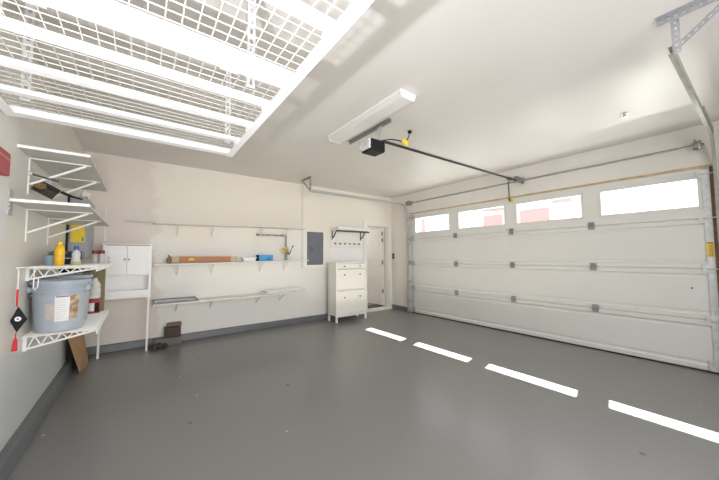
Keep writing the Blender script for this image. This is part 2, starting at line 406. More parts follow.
hole_bar((2.425, .20, H-.03), (2.445, .20, 2.38), .035, .004, (1,0,0), hb, 'drop_strap', M['hanger'])
hole_bar((2.445, .19, 2.42), (2.405, -.02, H-.03), .03, .004, (1,0,0), hb, 'brace', M['hanger'])
hb2 = thing('track_hanger', 'grey steel ceiling hanger holding the far door track', 'bracket', (2.3, 4.6, H), 'track hangers')
MB().bar((2.30, 4.47, H-.015), (2.30, 4.80, H-.015), .03, .03).build('ceiling_angle', M['steel'], hb2)
MB().bar((2.315, 4.51, H-.02), (2.315, 4.51, 2.34), .03, .005, (0,1,0)).build('drop_strap', M['steel'], hb2)
MB().bar((2.30, 4.78, H-.02), (2.31, 4.52, 2.37), .025, .005, (1,0,0)).build('brace', M['steel'], hb2)
# torsion tube
tt = thing('torsion_tube', 'long steel tube running above the garage door', 'tube', (XR-.12, 2.3, 2.37))
MB().tube([(XR-.10, .24, 2.358), (XR-.10, 4.47, 2.362)], .014, 12).build('shaft', M['steel'], tt, smooth=True)
for y in (.30, 2.08, 4.42):
    MB().box(XR-.125, XR-.001, y-.006, y+.006, 2.33, 2.42).box(XR-.007, XR-.001, y-.022, y+.022, 2.335, 2.42).lathe((XR-.10, y, 2.36), [(.015, -.015), (.032, -.015), (.032, .015), (.015, .015)], 16, Matrix.Rotation(PI/2, 3, 'X')).build('bearing_plate', M['steel'], tt)
MB().lathe((XR-.10, 4.44, 2.362), [(0, -.02), (.05, -.02), (.04, 0), (.05, .02), (0, .02)], 20, Matrix.Rotation(PI/2, 3, 'X')).build('cable_drum', mat('rusty_drum', (.45, .16, .10), .5), tt)
MB().lathe((XR-.10, .28, 2.358), [(0, -.02), (.05, -.02), (.04, 0), (.05, .02), (0, .02)], 20, Matrix.Rotation(PI/2, 3, 'X')).build('cable_drum', M['steel'], tt)

# ---------------------------------------------------------------- opener
op = thing('garage_door_opener', 'black ceiling garage door opener with long dark rail', 'opener', (1.83, 2.18, 2.3))
OY = 2.165
MB().box(1.725, 1.905, 2.11, 2.275, 2.236, 2.352).build('motor_housing', M['black'], op, bevel=.016)
lens = MB().box(1.700, 1.7245, 2.115, 2.270, 2.250, 2.346).build('light_lens', mat('smoky_lens', (.72, .71, .72), .25, noise=.3, nscale=25), op, bevel=.006)
MB().bar((1.906, OY, 2.372), (XR-.03, OY, 2.397), .02, .02).build('rail', M['railblack'], op)
MB().bar((1.96, OY-.012, 2.389), (XR-.05, OY-.012, 2.414), .006, .006).build('chain', M['galv'], op)
MB().box(XR-.05, XR, OY-.03, OY+.03, 2.385, 2.46).build('header_bracket', M['steel'], op)
MB().bar((4.50, OY+.02, 2.36), (4.66, 2.26, 2.12), .02, .008).bar((4.66, 2.26, 2.12), (XR-.005, 2.28, 2.10), .02, .02).build('door_arm', M['darkmetal'], op)
MB().box(4.44, 4.54, OY-.02, OY+.02, 2.37, 2.41).build('trolley', M['darkmetal'], op)
for x in (1.77, 1.87):
    MB().bar((x, 2.20, 2.3525), (1.965, 2.24, H-.03), .025, .004, (0,1,0)).build('hanging_strap', M['galv'], op)
hole_bar((1.975, 2.10, H-.018), (1.975, 2.83, H-.018), .036, .004, (1,0,0), op, 'ceiling_angle', M['steel'])
MB().bar((1.958, 2.10, H-.003), (1.958, 2.83, H-.003), .036, .004).build('angle_flange', M['steel'], op)
cd = thing('power_cord', 'black cord with yellow tag plugged into the ceiling by the opener', 'cord', (2.2, 2.15, 2.45))
MB().tube([(1.93, 2.20, 2.39), (2.0, 2.21, 2.42), (2.07, 2.20, 2.44), (2.13, 2.14, 2.42), (2.19, 2.13, 2.41), (2.26, 2.15, 2.47), (2.32, 2.18, 2.55), (2.33, 2.185, H-.02)], .006, 6).build('cable', M['black'], cd, smooth=True)
MB().box(2.315, 2.35, 2.17, 2.20, H-.03, H).build('plug', M['black'], cd, bevel=.004)
MB().box(2.15, 2.23, 2.115, 2.125, 2.385, 2.44, Matrix.Rotation(.5, 3, 'Y')).build('tag', M['yellow'], cd)

# ---------------------------------------------------------------- ceiling light fixture
fl = thing('ceiling_light', 'long white wraparound ceiling light beside the opener', 'light fixture', (1.76, 2.24, H))
MB().prism([(1.675, 1.66, H), (1.85, 1.66, H), (1.85, 1.66, H-.025), (1.835, 1.66, H-.062), (1.69, 1.66, H-.062), (1.675, 1.66, H-.025)], (0, .012, 0)).build('end_cap', M['white'], fl)
MB().prism([(1.675, 2.81, H), (1.85, 2.81, H), (1.85, 2.81, H-.025), (1.835, 2.81, H-.062), (1.69, 2.81, H-.062), (1.675, 2.81, H-.025)], (0, .012, 0)).build('end_cap', M['white'], fl)
MB().prism([(1.680, 1.672, H-.012), (1.845, 1.672, H-.012), (1.845, 1.672, H-.025), (1.831, 1.672, H-.058), (1.694, 1.672, H-.058), (1.680, 1.672, H-.025)], (0, 1.138, 0)).build('diffuser', M['diffuser'], fl)
bx(1.672, 1.853, 1.665, 2.817, H-.012, H).build('housing', M['white'], fl)

sp = thing('ceiling_sprinkler', 'small round metal ceiling fitting near the garage door', 'ceiling fitting', (3.76, .68, H))
MB().lathe((3.76, .68, H), [(.03, 0), (.03, -.006), (.012, -.01), (.012, -.03), (.02, -.032), (.02, -.036), (0, -.036)], 16).build('fitting_body', M['galv'], sp)

# ---------------------------------------------------------------- overhead racks
def rack(label, y0, y1, crosses, posts):
    X_0, X_1, Z0, Z1 = XL+.012, .55, 2.0, 2.06
    t = thing('overhead_rack', label, 'storage rack', ((X_0+X_1)/2, (y0+y1)/2, Z0), 'ceiling storage racks')
    for x, s in ((X_0, 1), (X_1, -1)):
        a, b = sorted((x, x+s*.004)); c, d = sorted((x, x+s*.042))
        MB().box(a, b, y0, y1, Z0+.0041, Z1).box(c, d, y0, y1, Z0, Z0+.004).build('side_beam', M['rack'], t)
    for y, s in ((y0, 1), (y1, -1)):
        a, b = sorted((y, y+s*.004)); c, d = sorted((y, y+s*.062))
        MB().box(X_0+.005, X_1-.005, a, b, Z0+.0087, Z1).box(X_0+.005, X_1-.005, c, d, Z0+.0045, Z0+.0086).build('end_beam', M['rack'], t)
    for y in crosses:
        MB().box(X_0+.005, X_1-.006, y, y+.046, Z0+.03, Z0+.034).box(X_0+.005, X_1-.006, y, y+.003, Z0+.0341, Z0+.052).box(X_0+.005, X_1-.006, y+.043, y+.046, Z0+.0341, Z0+.052).build('cross_beam', M['rack'], t)
        MB().box(X_1-.045, X_1-.0045, y-.01, y+.056, Z0+.0045, Z0+.0295).build('beam_clip', M['rack'], t)
    w = MB(); r = .0034; P = .05
    n = int((X_1-X_0)/P); m = int((y1-y0)/P)
    for k in range(n+1):
        x = X_0+.01+k*(X_1-X_0-.02)/n; w.box(x-r/2, x+r/2, y0+.005, y1-.005, Z1-.002, Z1+r-.002)
    for k in range(m+1):
        y = y0+.01+k*(y1-y0-.02)/m; w.box(X_0+.005, X_1-.005, y-r/2, y+r/2, Z1+r-.002, Z1+2*r-.002)
    w.build('wire_deck', M['deckwire'], t)
    for (x, y) in posts:
        w = MB(); ladder(w.bm, (x, y, Z0+.03), (x, y, H-.006), .038, .003, (0,1,0), .05, .5, .34)
        w.box(x-.019, x-.016, y, y+.03, Z0+.03, H-.006).build('ceiling_post', M['galvlight'], t)
        MB().box(x-.06, x+.06, y-.002, y+.04, H-.005, H).box(x-.06, x+.06, y-.004, y, H-.045, H-.004).build('ceiling_plate', M['rack'], t)
    return t
rack('white steel ceiling rack nearest the back wall, long edge over the shelves', 1.210, 2.395, (1.50, 1.807, 2.105), ((.47, 2.19), (.40, 1.40), (-.43, 1.52), (-.50, 2.20)))
rack('white steel ceiling rack nearest the camera, joined to the far rack', -.30, 1.210, (.84, .48, .08), ((.46, .30), (-.45, .30)))

# ---------------------------------------------------------------- back wall shelves
def wall_shelf(label, segs, depth, th, bracket_x, grp='white wall shelves'):
    t = thing('wall_shelf', label, 'shelf', (1.3, YB-.1, segs[0][2]), grp)
    for (x0, x1, za, zb) in segs:
        MB().prism([(x0, YB-depth, za-th), (x1, YB-depth, zb-th), (x1, YB-depth, zb), (x0, YB-depth, za)], (0, depth-.001, 0)).build('board', M['shelf'], t, bevel=.002)
    x0, x1, za, zb = segs[0][0], segs[-1][1], segs[0][2], segs[-1][3]
    for bxx in bracket_x:
        z = za + (zb-za)*(bxx-x0)/(x1-x0) - th
        w = MB().box(bxx-.012, bxx+.012, YB-.003, YB, z-.17, z).box(bxx-.012, bxx+.012, YB-depth*.85, YB, z-.004, z)
        w.bar((bxx, YB-.004, z-.15), (bxx, YB-depth*.7, z-.006), .006, .014, (1,0,0))
        w.build('bracket', M['shelf'], t)
    return t
wall_shelf('highest of the three long white shelves on the back wall', ((.14, 1.262, 1.705, 1.722), (1.268, 2.41, 1.727, 1.742)), .27, .018, (.42, .88, 1.64, 2.07))
wall_shelf('middle long white wall shelf, holding the brown carton', ((.145, 1.275, 1.132, 1.142), (1.281, 2.44, 1.146, 1.160)), .27, .018, (.43, .89, 1.64, 2.07))
wall_shelf('lowest of the three long white shelves, with a grey tray', ((.145, 1.24, .602, .606), (1.245, 2.40, .598, .626)), .36, .018, (.43, .88, 1.59, 2.0))
tag(MB().box(-.185, .138, YB-.06, YB, 1.706, 1.722).build('wall_batten', M['greyshelf']), 'thin grey batten on the wall left of the highest shelf', 'batten')

# items on the middle shelf  (top of shelf follows its slight slope)
zs = lambda x: 1.132 + (1.160-1.132)*(x-.145)/(2.44-.145) + .0008
yi = 4.93
lb = thing('long_carton', 'long flat brown carton with pale ends on the middle shelf', 'box', (.78, yi, zs(.35)))
zc = zs(1.23)
bx(.44, 1.13, yi-.05, yi+.05, zc, zc+.085).build('carton_body', M['longbox'], lb, bevel=.003)
bx(.352, .44, yi-.048, yi+.048, zc, zc+.083).build('end_cap', M['beige'], lb, bevel=.003)
bx(1.13, 1.23, yi-.048, yi+.048, zc, zc+.083).build('end_cap', M['beige'], lb, bevel=.003)
bx(.56, .625, yi-.052, yi-.05, zc+.03, zc+.06).build('sticker', M['yellow'], lb)
fg = thing('small_ornament', 'small dark brown ornament left of the long carton', 'ornament', (.32, yi, zs(.32)))
MB().box(.295, .345, yi-.025, yi+.025, zs(.345), zs(.345)+.075).build('base', M['wood'], fg, bevel=.006)
MB().tube([(.325, yi, zs(.345)+.07), (.325, yi, zs(.345)+.095), (.315, yi, zs(.345)+.12)], .009).build('stem', M['darkmetal'], fg)
bc = thing('blue_box', 'bright blue box with black end on the middle shelf', 'box', (1.69, yi, zs(1.8)))
zb_ = zs(1.81)
bx(1.575, 1.81, yi-.04, yi+.04, zb_, zb_+.098).build('carton', M['skyblue'], bc, bevel=.003)
bx(1.545, 1.5745, yi-.042, yi+.042, zb_, zb_+.1).build('end_cap', M['black'], bc, bevel=.003)
w = MB()
for k, xx in enumerate((1.70, 1.73, 1.75)): w.box(xx, xx+.014, yi-.0415, yi-.04, zb_+.02, zb_+.045+.012*(k%2))
w.build('print', M['ink'], bc)
wc = thing('plastic_tub', 'small clear white tub left of the blue box', 'container', (1.42, yi, zs(1.5)))
zz_ = zs(1.53)
MB().prism([(1.33, yi-.05, zz_), (1.51, yi-.05, zz_), (1.53, yi-.05, zz_+.055), (1.31, yi-.05, zz_+.055)], (0, .1, 0)).build('body', M['white'], wc, bevel=.004)
bx(1.30, 1.54, yi-.055, yi+.055, zz_+.0551, zz_+.065).build('lid', M['plasticbag'], wc, bevel=.002)
vs = thing('flower_vase', 'small pale vase with orange flowers and dark twig', 'vase', (2.10, yi, zs(2.14)))
zv = zs(2.14)
MB().lathe((2.105, yi, zv), [(.032, 0), (.036, .03), (.03, .07), (.024, .09), (.027, .1), (.02, .1), (.018, .06), (0, .05)], 20).build('vase_body', M['clear'], vs, smooth=True)
w = MB()
for (dx, dz) in ((-.07, .15), (-.045, .2), (-.02, .18), (-.09, .12)): w.tube([(2.105, yi, zv+.08), (2.105+dx*.5, yi-.01, zv+.08+dz*.45), (2.105+dx, yi-.02, zv+.05+dz)], .004, 6)
w.build('stems', M['leaf'], vs)
w = MB()
for (dx, dz, a) in ((-.05, .13, .4), (-.03, .16, -.3), (-.07, .17, .9), (-.01, .12, -.8)):
    c = Vector((2.105+dx, yi-.02, zv+dz)); w.prism([c+Vector((-.008, 0, -.02)), c+Vector((.012, 0, -.015)), c+Vector((.01*math.cos(a)-.02*a, 0, .045))], (0, .003, 0))
w.build('leaves', M['leaf'], vs)
w = MB(); w.blob((2.015, yi-.03, zv+.155), .028, .02, .035, 3).blob((2.005, yi-.02, zv+.2), .018, .015, .02, 5)
w.build('petals', M['flower'], vs, smooth=True)
MB().blob((2.04, yi-.02, zv+.215), .018, .015, .02, 6).build('yellow_petals', M['flowery'], vs, smooth=True)
MB().tube([(2.11, yi, zv+.07), (2.15, yi, zv+.17), (2.18, yi, zv+.24), (2.20, yi, zv+.255)], .009, 6, radii=[.007, .009, .01, .014]).build('twig', M['darkmetal'], vs, smooth=True)
sq = thing('steel_square', 'L-shaped grey metal bar leaning on the wall behind the flower vase', 'tool', (2.08, YB-.02, 1.16))
ys_ = YB-.022
bx(1.60, 2.12, ys_-.012, ys_+.0, 1.585, 1.615).build('long_arm', M['steel'], sq)
bx(2.09, 2.12, ys_-.012, ys_+.0, zs(2.1), 1.585).build('short_arm', M['steel'], sq)
bx(1.575, 1.60, ys_-.014, ys_+.002, 1.582, 1.618).build('end_cap', M['darkmetal'], sq)
for x in (1.66, 1.74, 1.9, 2.0): bx(x, x+.03, ys_-.014, ys_-.012, 1.592, 1.608).build('mark', M['darkmetal'], sq)

# items on the lowest shelf
zl = .6035
gt = thing('wire_tray', 'grey gridded tray lying on the left end of the lowest shelf', 'tray', (.40, 4.87, .61))
bx(.155, .665, 4.70, 5.05, .6075, .615).build('tray_base', M['mesh_tray'], gt)
w = MB()
w.box(.15, .67, 4.694, 4.702, .6075, .632).box(.15, .67, 5.048, 5.056, .6075, .632).box(.15, .158, 4.70, 5.05, .6075, .632).box(.662, .67, 4.70, 5.05, .6075, .632)
w.build('rim', M['mesh_tray'], gt)
w = MB()
for k in range(1, 16): w.box(.155+k*.032-.002, .155+k*.032+.002, 4.70, 5.05, .615, .621)
for k in range(1, 5): w.box(.155, .665, 4.70+k*.07-.003, 4.70+k*.07+.003, .615, .623)
w.build('grid', M['galv'], gt)
gp = thing('glass_sheets', 'stack of pale glass sheets at the right end of the lowest shelf', 'glass sheets', (2.0, 4.87, .63))
for k in range(3):
    MB().prism([(1.62+k*.03, 4.73+.01*k, .6155+k*.012), (2.36-k*.02, 4.73+.01*k, .6335+k*.012), (2.36-k*.02, 4.73+.01*k, .644+k*.012), (1.62+k*.03, 4.73+.01*k, .626+k*.012)], (0, .30, 0)).build('sheet', M['clear'] if k % 2 else M['white'], gp)

# ---------------------------------------------------------------- electrical panel
ep = thing('electrical_panel', 'blue-grey electrical panel door in a white wooden frame', 'electrical panel', (2.69, YB, 1.37))
w = MB(); px0, px1, pz0, pz1 = 2.455, 2.935, 1.0, 1.735
w.box(px0, px1, YB-.03, YB, pz0, 1.06).box(px0, px1, YB-.03, YB, 1.695, pz1).box(px0, 2.525, YB-.03, YB, 1.06, 1.695).box(2.882, px1, YB-.03, YB, 1.06, 1.695)
w.build('frame', M['trim'], ep, bevel=.003)
bx(2.525, 2.882, YB-.012, YB-.0, 1.06, 1.695).build('cover', M['panelblue'], ep)
pd = bx(2.60, 2.87, YB-.02, YB-.012, 1.08, 1.66).build('panel_door', M['panelblue'], ep, bevel=.003)
bx(2.615, 2.645, YB-.026, YB-.02, 1.34, 1.40).build('latch', M['darkmetal'], pd)

# ---------------------------------------------------------------- coat rack with shelf
cr = thing('coat_rack', 'white coat rack with a shelf and six dark knobs', 'coat rack', (3.47, YB, 1.6))
bx(3.05, 3.87, YB-.02, YB-.0, 1.40, 1.80).build('back_board', M['trim'], cr, bevel=.003)
bx(3.07, 3.86, YB-.25, YB-.021, 1.745, 1.772).build('shelf_board', M['trim'], cr, bevel=.004)
MB().tube([(3.08, YB-.23, 1.79), (3.86, YB-.23, 1.79)], .028, 14).build('rolled_paper', M['white'], cr, smooth=True)
MB().tube([(3.10, YB-.22, 1.725), (3.88, YB-.22, 1.725)], .016, 10).build('hanging_rod', M['darkmetal'], cr, smooth=True)
for x in (3.085, 3.80):
    MB().tube([(x, YB-.025, 1.62), (x, YB-.06, 1.60), (x, YB-.10, 1.62), (x, YB-.13, 1.67), (x, YB-.17, 1.71), (x, YB-.24, 1.74)], .013, 8).tube([(x, YB-.025, 1.56), (x, YB-.025, 1.74)], .012, 8).build('iron_bracket', M['darkmetal'], cr, smooth=True)
for k in range(6):
    x = 3.145 + k*.119
    MB().lathe((x, YB-.02, 1.48), [(.008, 0), (.008, .02), (.018, .028), (.018, .036), (0, .042)], 12, Matrix.Rotation(PI/2, 3, 'X')).build('knob', M['darkmetal'], cr, smooth=True)
tag(bx(3.03, 3.88, YB-.006, YB, .10, 1.395).build('wall_board', M['white']), 'white board on the wall between coat rack and shoe cabinet', 'board')

# ---------------------------------------------------------------- shoe cabinet
sc = thing('shoe_cabinet', 'cream shoe cabinet with one drawer and two flap doors', 'cabinet', (3.25, 4.72, 0))
cx0, cx1, cy0, cy1 = 2.895, 3.60, 4.60, 4.90
bx(cx0-.015, cx1+.015, cy0-.015, cy1+.01, 1.085, 1.108).build('top', M['cream'], sc, bevel=.003)
w = MB(); w.box(cx0, cx0+.02, cy0+.03, cy1-.03, .12, 1.0845).box(cx1-.02, cx1, cy0+.03, cy1-.03, .12, 1.0845).box(cx0, cx1, cy1-.02, cy1-.01, .12, 1.08).box(cx0+.03, cx1-.03, cy0+.015, cy1-.03, .11, .13)
w.box(cx0+.035, cx1-.035, cy0+.012, cy0+.03, .575, .59).box(cx0+.035, cx1-.035, cy0+.012, cy0+.03, .975, .985)
w.build('carcass', M['cream'], sc)
for x in (cx0, cx1-.035):
    for y in (cy0, cy1-.035): bx(x, x+.035, y, y+.035, 0, 1.0845).build('leg', M['cream'], sc, bevel=.002)
def knob(x, z, par, y=None, m=None, r=.014):
    MB().lathe((x, (y or cy0), z), [(.006, 0), (.006, .012), (r, .018), (r, .024), (0, .03)], 14, Matrix.Rotation(PI/2, 3, 'X')).build('knob', m or M['darkmetal'], par, smooth=True)
dr = bx(cx0+.038, cx1-.038, cy0+.002, cy0+.02, .99, 1.078).build('drawer', M['cream'], sc, bevel=.002)
for x in (3.075, 3.435): knob(x, 1.032, dr, cy0+.002)
for z0, z1, zk in ((.595, .97, .875), (.14, .57, .45)):
    f = MB().box(cx0+.038, cx1-.038, cy0+.002, cy0+.02, z0, z1).build('flap_door', M['cream'], sc, bevel=.002)
    for x in (3.075, 3.435): knob(x, zk, f, cy0+.002)
bx(cx0+.036, cx1-.036, cy0+.004, cy0+.02, .095, .135).build('bottom_rail', M['cream'], sc)

# ---------------------------------------------------------------- over-toilet cabinet
bc = thing('etagere_cabinet', 'tall white two-door cabinet on thin legs below the batten', 'cabinet', (-.13, 4.9, 0))
bx0, bx1, by0, by1 = -.375, .118, 4.79, 4.97
def leaning(xa, xb):   # front post from cabinet down to the floor
    return MB().bar((xa, by0+.01, 0), (xb, by0+.01, 1.385), .022, .022, (0,1,0))
leaning(.092, bx1-.011).build('leg', M['white'], bc); leaning(-.385, bx0+.011).build('leg', M['white'], bc)
w = MB().box(bx0, bx0+.018, by0+.022, by1, .70, 1.38).box(bx1-.018, bx1, by0+.022, by1, .70, 1.38).box(bx0, bx1, by1-.01, by1, .70, 1.38).box(bx0+.018, bx1-.018, by0+.02, by1, .985, 1.0)
w.build('carcass', M['white'], bc)
bx(bx0-.012, bx1+.012, by0-.012, by1+.005, 1.3855, 1.40).build('top', M['white'], bc, bevel=.003)
bx(bx0-.005, bx1+.005, by0, by1, .70, .722).build('open_shelf', M['white'], bc, bevel=.003)
bx(bx0+.018, bx1-.018, by0+.002, by0+.012, .723, .80).build('gallery_rail', M['white'], bc)
for (x0, x1, kx) in ((bx0+.02, -.142, -.160), (-.138, bx1-.02, -.118)):
    w = MB().box(x0, x1, by0+.004, by0+.02, 1.003, 1.375)
    w.box(x0, x0+.035, by0-.002, by0+.004, 1.003, 1.375).box(x1-.035, x1, by0-.002, by0+.004, 1.003, 1.375).box(x0+.035, x1-.035, by0-.002, by0+.004, 1.003, 1.045).box(x0+.035, x1-.035, by0-.002, by0+.004, 1.335, 1.375)
    k = x0+.05
    while k < x1-.045: w.box(k, k+.012, by0+.001, by0+.004, 1.045, 1.335); k += .018
    d = w.build('door', M['white'], bc, bevel=.001)
    knob(kx, 1.197, d, by0-.002, M['steel'], .011)

# ---------------------------------------------------------------- floor items by the back wall
bb = thing('black_case', 'dark brown case with lighter lid standing against the back wall curb', 'case', (.39, 4.95, 0))
bx(.295, .49, 4.93, 5.026, .10, .24).build('body', M['brownbox'], bb, bevel=.006)
bx(.325, .50, 4.95, 5.03, .2405, .295).build('lid', M['browntop'], bb, bevel=.012)
sb = bx(.18, .50, 4.90, 5.026, 0, .0995).build('plinth_block', mat('grey_brown_block', (.20, .18, .165), .7, noise=.2), bb, bevel=.006)
rb = thing('rubber_pile', 'dark crumpled rubber piece on the floor beside the thin cabinet leg', 'scrap', (.2, 4.83, 0))
MB().blob((.20, 4.80, .038), .078, .06, .035, 2, .35).build('rubber_lump', M['darkgrey'], rb)
MB().blob((.285, 4.805, .03), .04, .045, .028, 9, .35).build('rubber_lump', M['darkgrey'], rb)

# ---------------------------------------------------------------- left wall melamine shelves
def side_shelf(label, z, y0, y1, x1, ybr, drop, th=.015):
    t = thing('wall_shelf', label, 'shelf', (XL+.15, (y0+y1)/2, z), 'melamine shelves on the left wall')
    bx(XL+.001, x1, y0+.012, y1, z, z+th).build('board', M['greyshelf'], t)
    bx(XL+.001, x1, y0, y0+.012, z-.001, z+th+.001).build('edge_band', M['white'], t)
    for y in ybr:
        w = MB().box(XL, XL+.006, y-.012, y+.012, z-drop, z).box(XL, x1-.02, y-.01, y+.01, z-.006, z)
        w.bar((XL+.008, y, z-drop*.72), (x1-.045, y, z-.008), .012, .02, (0,1,0))
        w.build('bracket', M['wire'], t)
    return t
side_shelf('upper grey-white shelf high on the left wall, dustpan brush under it', 1.897, 2.635, 3.93, -.292, (2.89, 3.46), .25)
side_shelf('lower grey-white shelf on the left wall, over the yellow bottle', 1.55, 2.54, 4.03, -.272, (2.90, 3.47), .22)
# wire shelves
def wire_shelf(label, z, y0, y1, x1, ybr, h):
    t = thing('wire_shelf', label, 'shelf', (XL+.15, (y0+y1)/2, z), 'white wire shelves')
    w = MB(); n = int((y1-y0)/.025)
    for k in range(n+1):
        y = y0+k*(y1-y0)/n; w.bar((XL+.004, y, z-.003), (x1, y, z-.003), .004)
    w.build('deck_wires', M['wire'], t)
    w = MB()
    for x in (XL+.01, (XL+x1)/2, x1): w.tube([(x, y0, z-.009), (x, y1, z-.009)], .004, 6)
    w.tube([(x1, y0, z-.035), (x1, y1, z-.035)], .004, 6)
    for k in range(0, n+1, 2):
        y = y0+k*(y1-y0)/n; w.bar((x1, y, z-.036), (x1, y, z-.006), .003)
    w.build('front_lip', M['wire'], t)
    for y in ybr:
        zt = z-.015
        w = MB().bar((XL+.003, y, zt), (x1-.01, y, zt), .012, .012).bar((XL+.004, y, zt-h), (x1-.01, y, zt-.008), .012, .012, (0,1,0)).box(XL, XL+.018, y-.008, y+.008, zt-h-.01, zt+.006)
        m = 5
        for k in range(m):
            xa = XL+.02+(x1-XL-.05)*(k/m); xm = XL+.02+(x1-XL-.05)*((k+.5)/m); xb = XL+.02+(x1-XL-.05)*((k+1)/m)
            zl_ = lambda x: zt-h + (h-.008)*(x-XL)/(x1-XL-.01)
            w.bar((xa, y, zl_(xa)), (xm, y, zt), .007, .007, (0,1,0)).bar((xm, y, zt), (xb, y, zl_(xb)), .007, .007, (0,1,0))
        w.build('truss_bracket', M['wire'], t)
    return t
upper_wire = wire_shelf('upper white wire shelf, holding the yellow bottle and red-lidded jars', 1.165, 2.72, 4.05, -.243, (2.95, 3.75), .074)
wire_shelf('lower white wire shelf, carrying the grey-blue buckets', .702, 2.90, 3.86, -.245, (2.975, 3.8), .085)

# ---------------------------------------------------------------- buckets
Z4 = .7035
def bucket(label, cx, cy, z0, r0, r1, h, full):
    t = thing('plastic_bucket', label, 'bucket', (cx, cy, z0), 'grey-blue buckets')
    rr = lambda z: r0+(r1-r0)*z/h
    prof = [(r0-.006, 0), (r0, .006), (rr(h*.72), h*.72), (rr(h*.72)+.011, h*.725), (rr(h*.72)+.011, h*.75), (rr(h*.77), h*.755), (rr(h*.80), h*.80), (rr(h*.8)+.012, h*.805), (rr(h*.8)+.012, h*.83), (rr(h*.84), h*.835), (rr(h*.88), h*.88), (rr(h*.88)+.012, h*.885), (rr(h*.88)+.012, h*.905), (rr(h*.92), h*.91), (rr(h*.96), h*.96)]
    MB().lathe((cx, cy, z0), prof, 40).build('body', M['bucket'], t, smooth=True)
    MB().lathe((cx, cy, z0+h*.955), [(r1-.01, 0), (r1+.010, .0), (r1+.012, .02), (r1+.004, .026), (r1-.012, .024), (r1-.016, .012), (0, .012)], 40).build('lid', M['bucket'], t, smooth=True)
    w = MB(); A = [(PI-1.25+.25*k) for k in range(11)]
    w.tube([(cx+(r1+.016)*math.sin(a), cy-(r1+.016)*math.cos(a), z0+h*(.86+.22*math.cos(a)*1.2)) for a in A], .003, 6)
    hd = w.build('handle', M['galv'], t, smooth=True)
    for s in (-1, 1): MB().lathe((cx+s*(r1+.006)*math.sin(1.25), cy-(r1+.006)*math.cos(1.25), z0+h*.85), [(.014, -.02), (.018, 0), (.014, .02)], 12).build('handle_lug', M['bucket'], t)
    return t, rr
b1, rr = bucket('grey-blue bucket with white paper label, nearest on the lower wire shelf', -.462, 3.05, Z4, .127, .150, .350, True)
c1 = (-.462, 3.05)
def lab_patch(name, a0, a1, z0, z1, m, par, off=.0012):
    return MB().arcpatch(c1, rr(z0)+off, math.radians(a0), math.radians(a1), Z4+z0, Z4+z1, 12, rr(z1)+off).build(name, m, par)
pl_ = lab_patch('paper_label', -3, 28, .075, .255, M['label'], b1)
lab_patch('label_picture', 28, 50, .085, .265, M['labelbrown'], b1)
lab_patch('faded_label', -24, -4, .095, .20, M['labelpink'], b1)
for k in range(9): lab_patch('label_print', 0, 26-(k*7 % 9), .088+k*.0165, .091+k*.0165, M['labelpink'], pl_, .0022)
lab_patch('label_heading', -1, 27, .243, .250, M['ink'], pl_, .0022)
bucket('second grey-blue bucket, half hidden behind the labelled one', -.468, 3.37, Z4, .120, .137, .37, False)

# other things on the lower wire shelf
rc = thing('red_can', 'small red can with white label behind the buckets', 'can', (-.36, 3.72, .68))
MB().lathe((-.345, 3.74, Z4), [(.05, 0), (.05, .13), (.046, .135), (0, .135)], 24).build('can_body', M['red'], rc, smooth=True)
MB().arcpatch((-.345, 3.74), .0512, math.radians(-35), math.radians(12), .725, .80, 8).build('white_label', M['label'], rc)
MB().arcpatch((-.345, 3.74), .0512, math.radians(14), math.radians(60), .715, .80, 8).build('dark_label', M['black'], rc)
wj = thing('white_jug', 'white plastic jug standing on the small red can', 'jug', (-.34, 3.74, .815))
MB().lathe((-.342, 3.74, Z4+.1357), [(.042, 0), (.046, .01), (.046, .03), (.04, .035), (.046, .045), (.046, .09), (.04, .095), (.045, .105), (.04, .14), (.02, .17), (.018, .19), (0, .19)], 20).build('jug_body', mat('jug_plastic', (.66, .68, .66), .35), wj, smooth=True)
MB().tube([(-.385, 3.715, .965), (-.41, 3.70, .935), (-.41, 3.70, .885), (-.386, 3.71, .855)], .008, 8).build('jug_handle', M['black'], wj, smooth=True)
ob = bx(-.44, -.275, 3.80, 3.855, Z4, 1.11).build('olive_box', M['olive'], bevel=.003)
tag(ob, 'tall olive brown box behind the red can on the lower wire shelf', 'box')
bt = thing('tool_bag', 'black cloth bag lying on the rear bucket lid', 'bag', (-.44, 3.38, 1.07))
MB().blob((-.43, 3.38, 1.117), .10, .08, .022, 4, .25).build('bag_body', M['black'], bt, smooth=True)
MB().tube([(-.50, 3.34, 1.115), (-.47, 3.33, 1.135), (-.42, 3.33, 1.135), (-.39, 3.34, 1.115)], .006, 6).build('strap', M['black'], bt, smooth=True)

# things on the upper wire shelf
zt = 1.1655
yb = thing('yellow_bottle', 'bright yellow squeeze bottle on the upper wire shelf', 'bottle', (-.465, 2.98, zt))
MB().lathe((-.468, 2.98, zt), [(.024, 0), (.027, .005), (.027, .115), (.022, .135), (.012, .145), (.012, .149)], 24).build('bottle_body', M['bottle'], yb, smooth=True)
MB().lathe((-.468, 2.98, zt+.1492), [(.014, 0), (.014, .018), (.008, .024), (0, .024)], 18).build('cap', M['bottle'], yb, smooth=True)
MB().arcpatch((-.468, 2.98), .0275, -.5, .7, zt+.03, zt+.08, 8).build('label', mat('bottle_label', (.80, .42, .02), .4), yb)
cl = thing('clear_bottle', 'clear bottle with blue cap right of the yellow bottle', 'bottle', (-.40, 3.2, zt))
MB().lathe((-.405, 3.16, zt), [(.026, 0), (.03, .006), (.03, .03), (.024, .05), (.026, .09), (.02, .105), (.011, .112), (.011, .118)], 20).build('bottle_body', M['clear'], cl, smooth=True)
MB().lathe((-.405, 3.16, zt+.1182), [(.014, 0), (.014, .03), (0, .032)], 16).build('cap', M['bluecap'], cl, smooth=True)
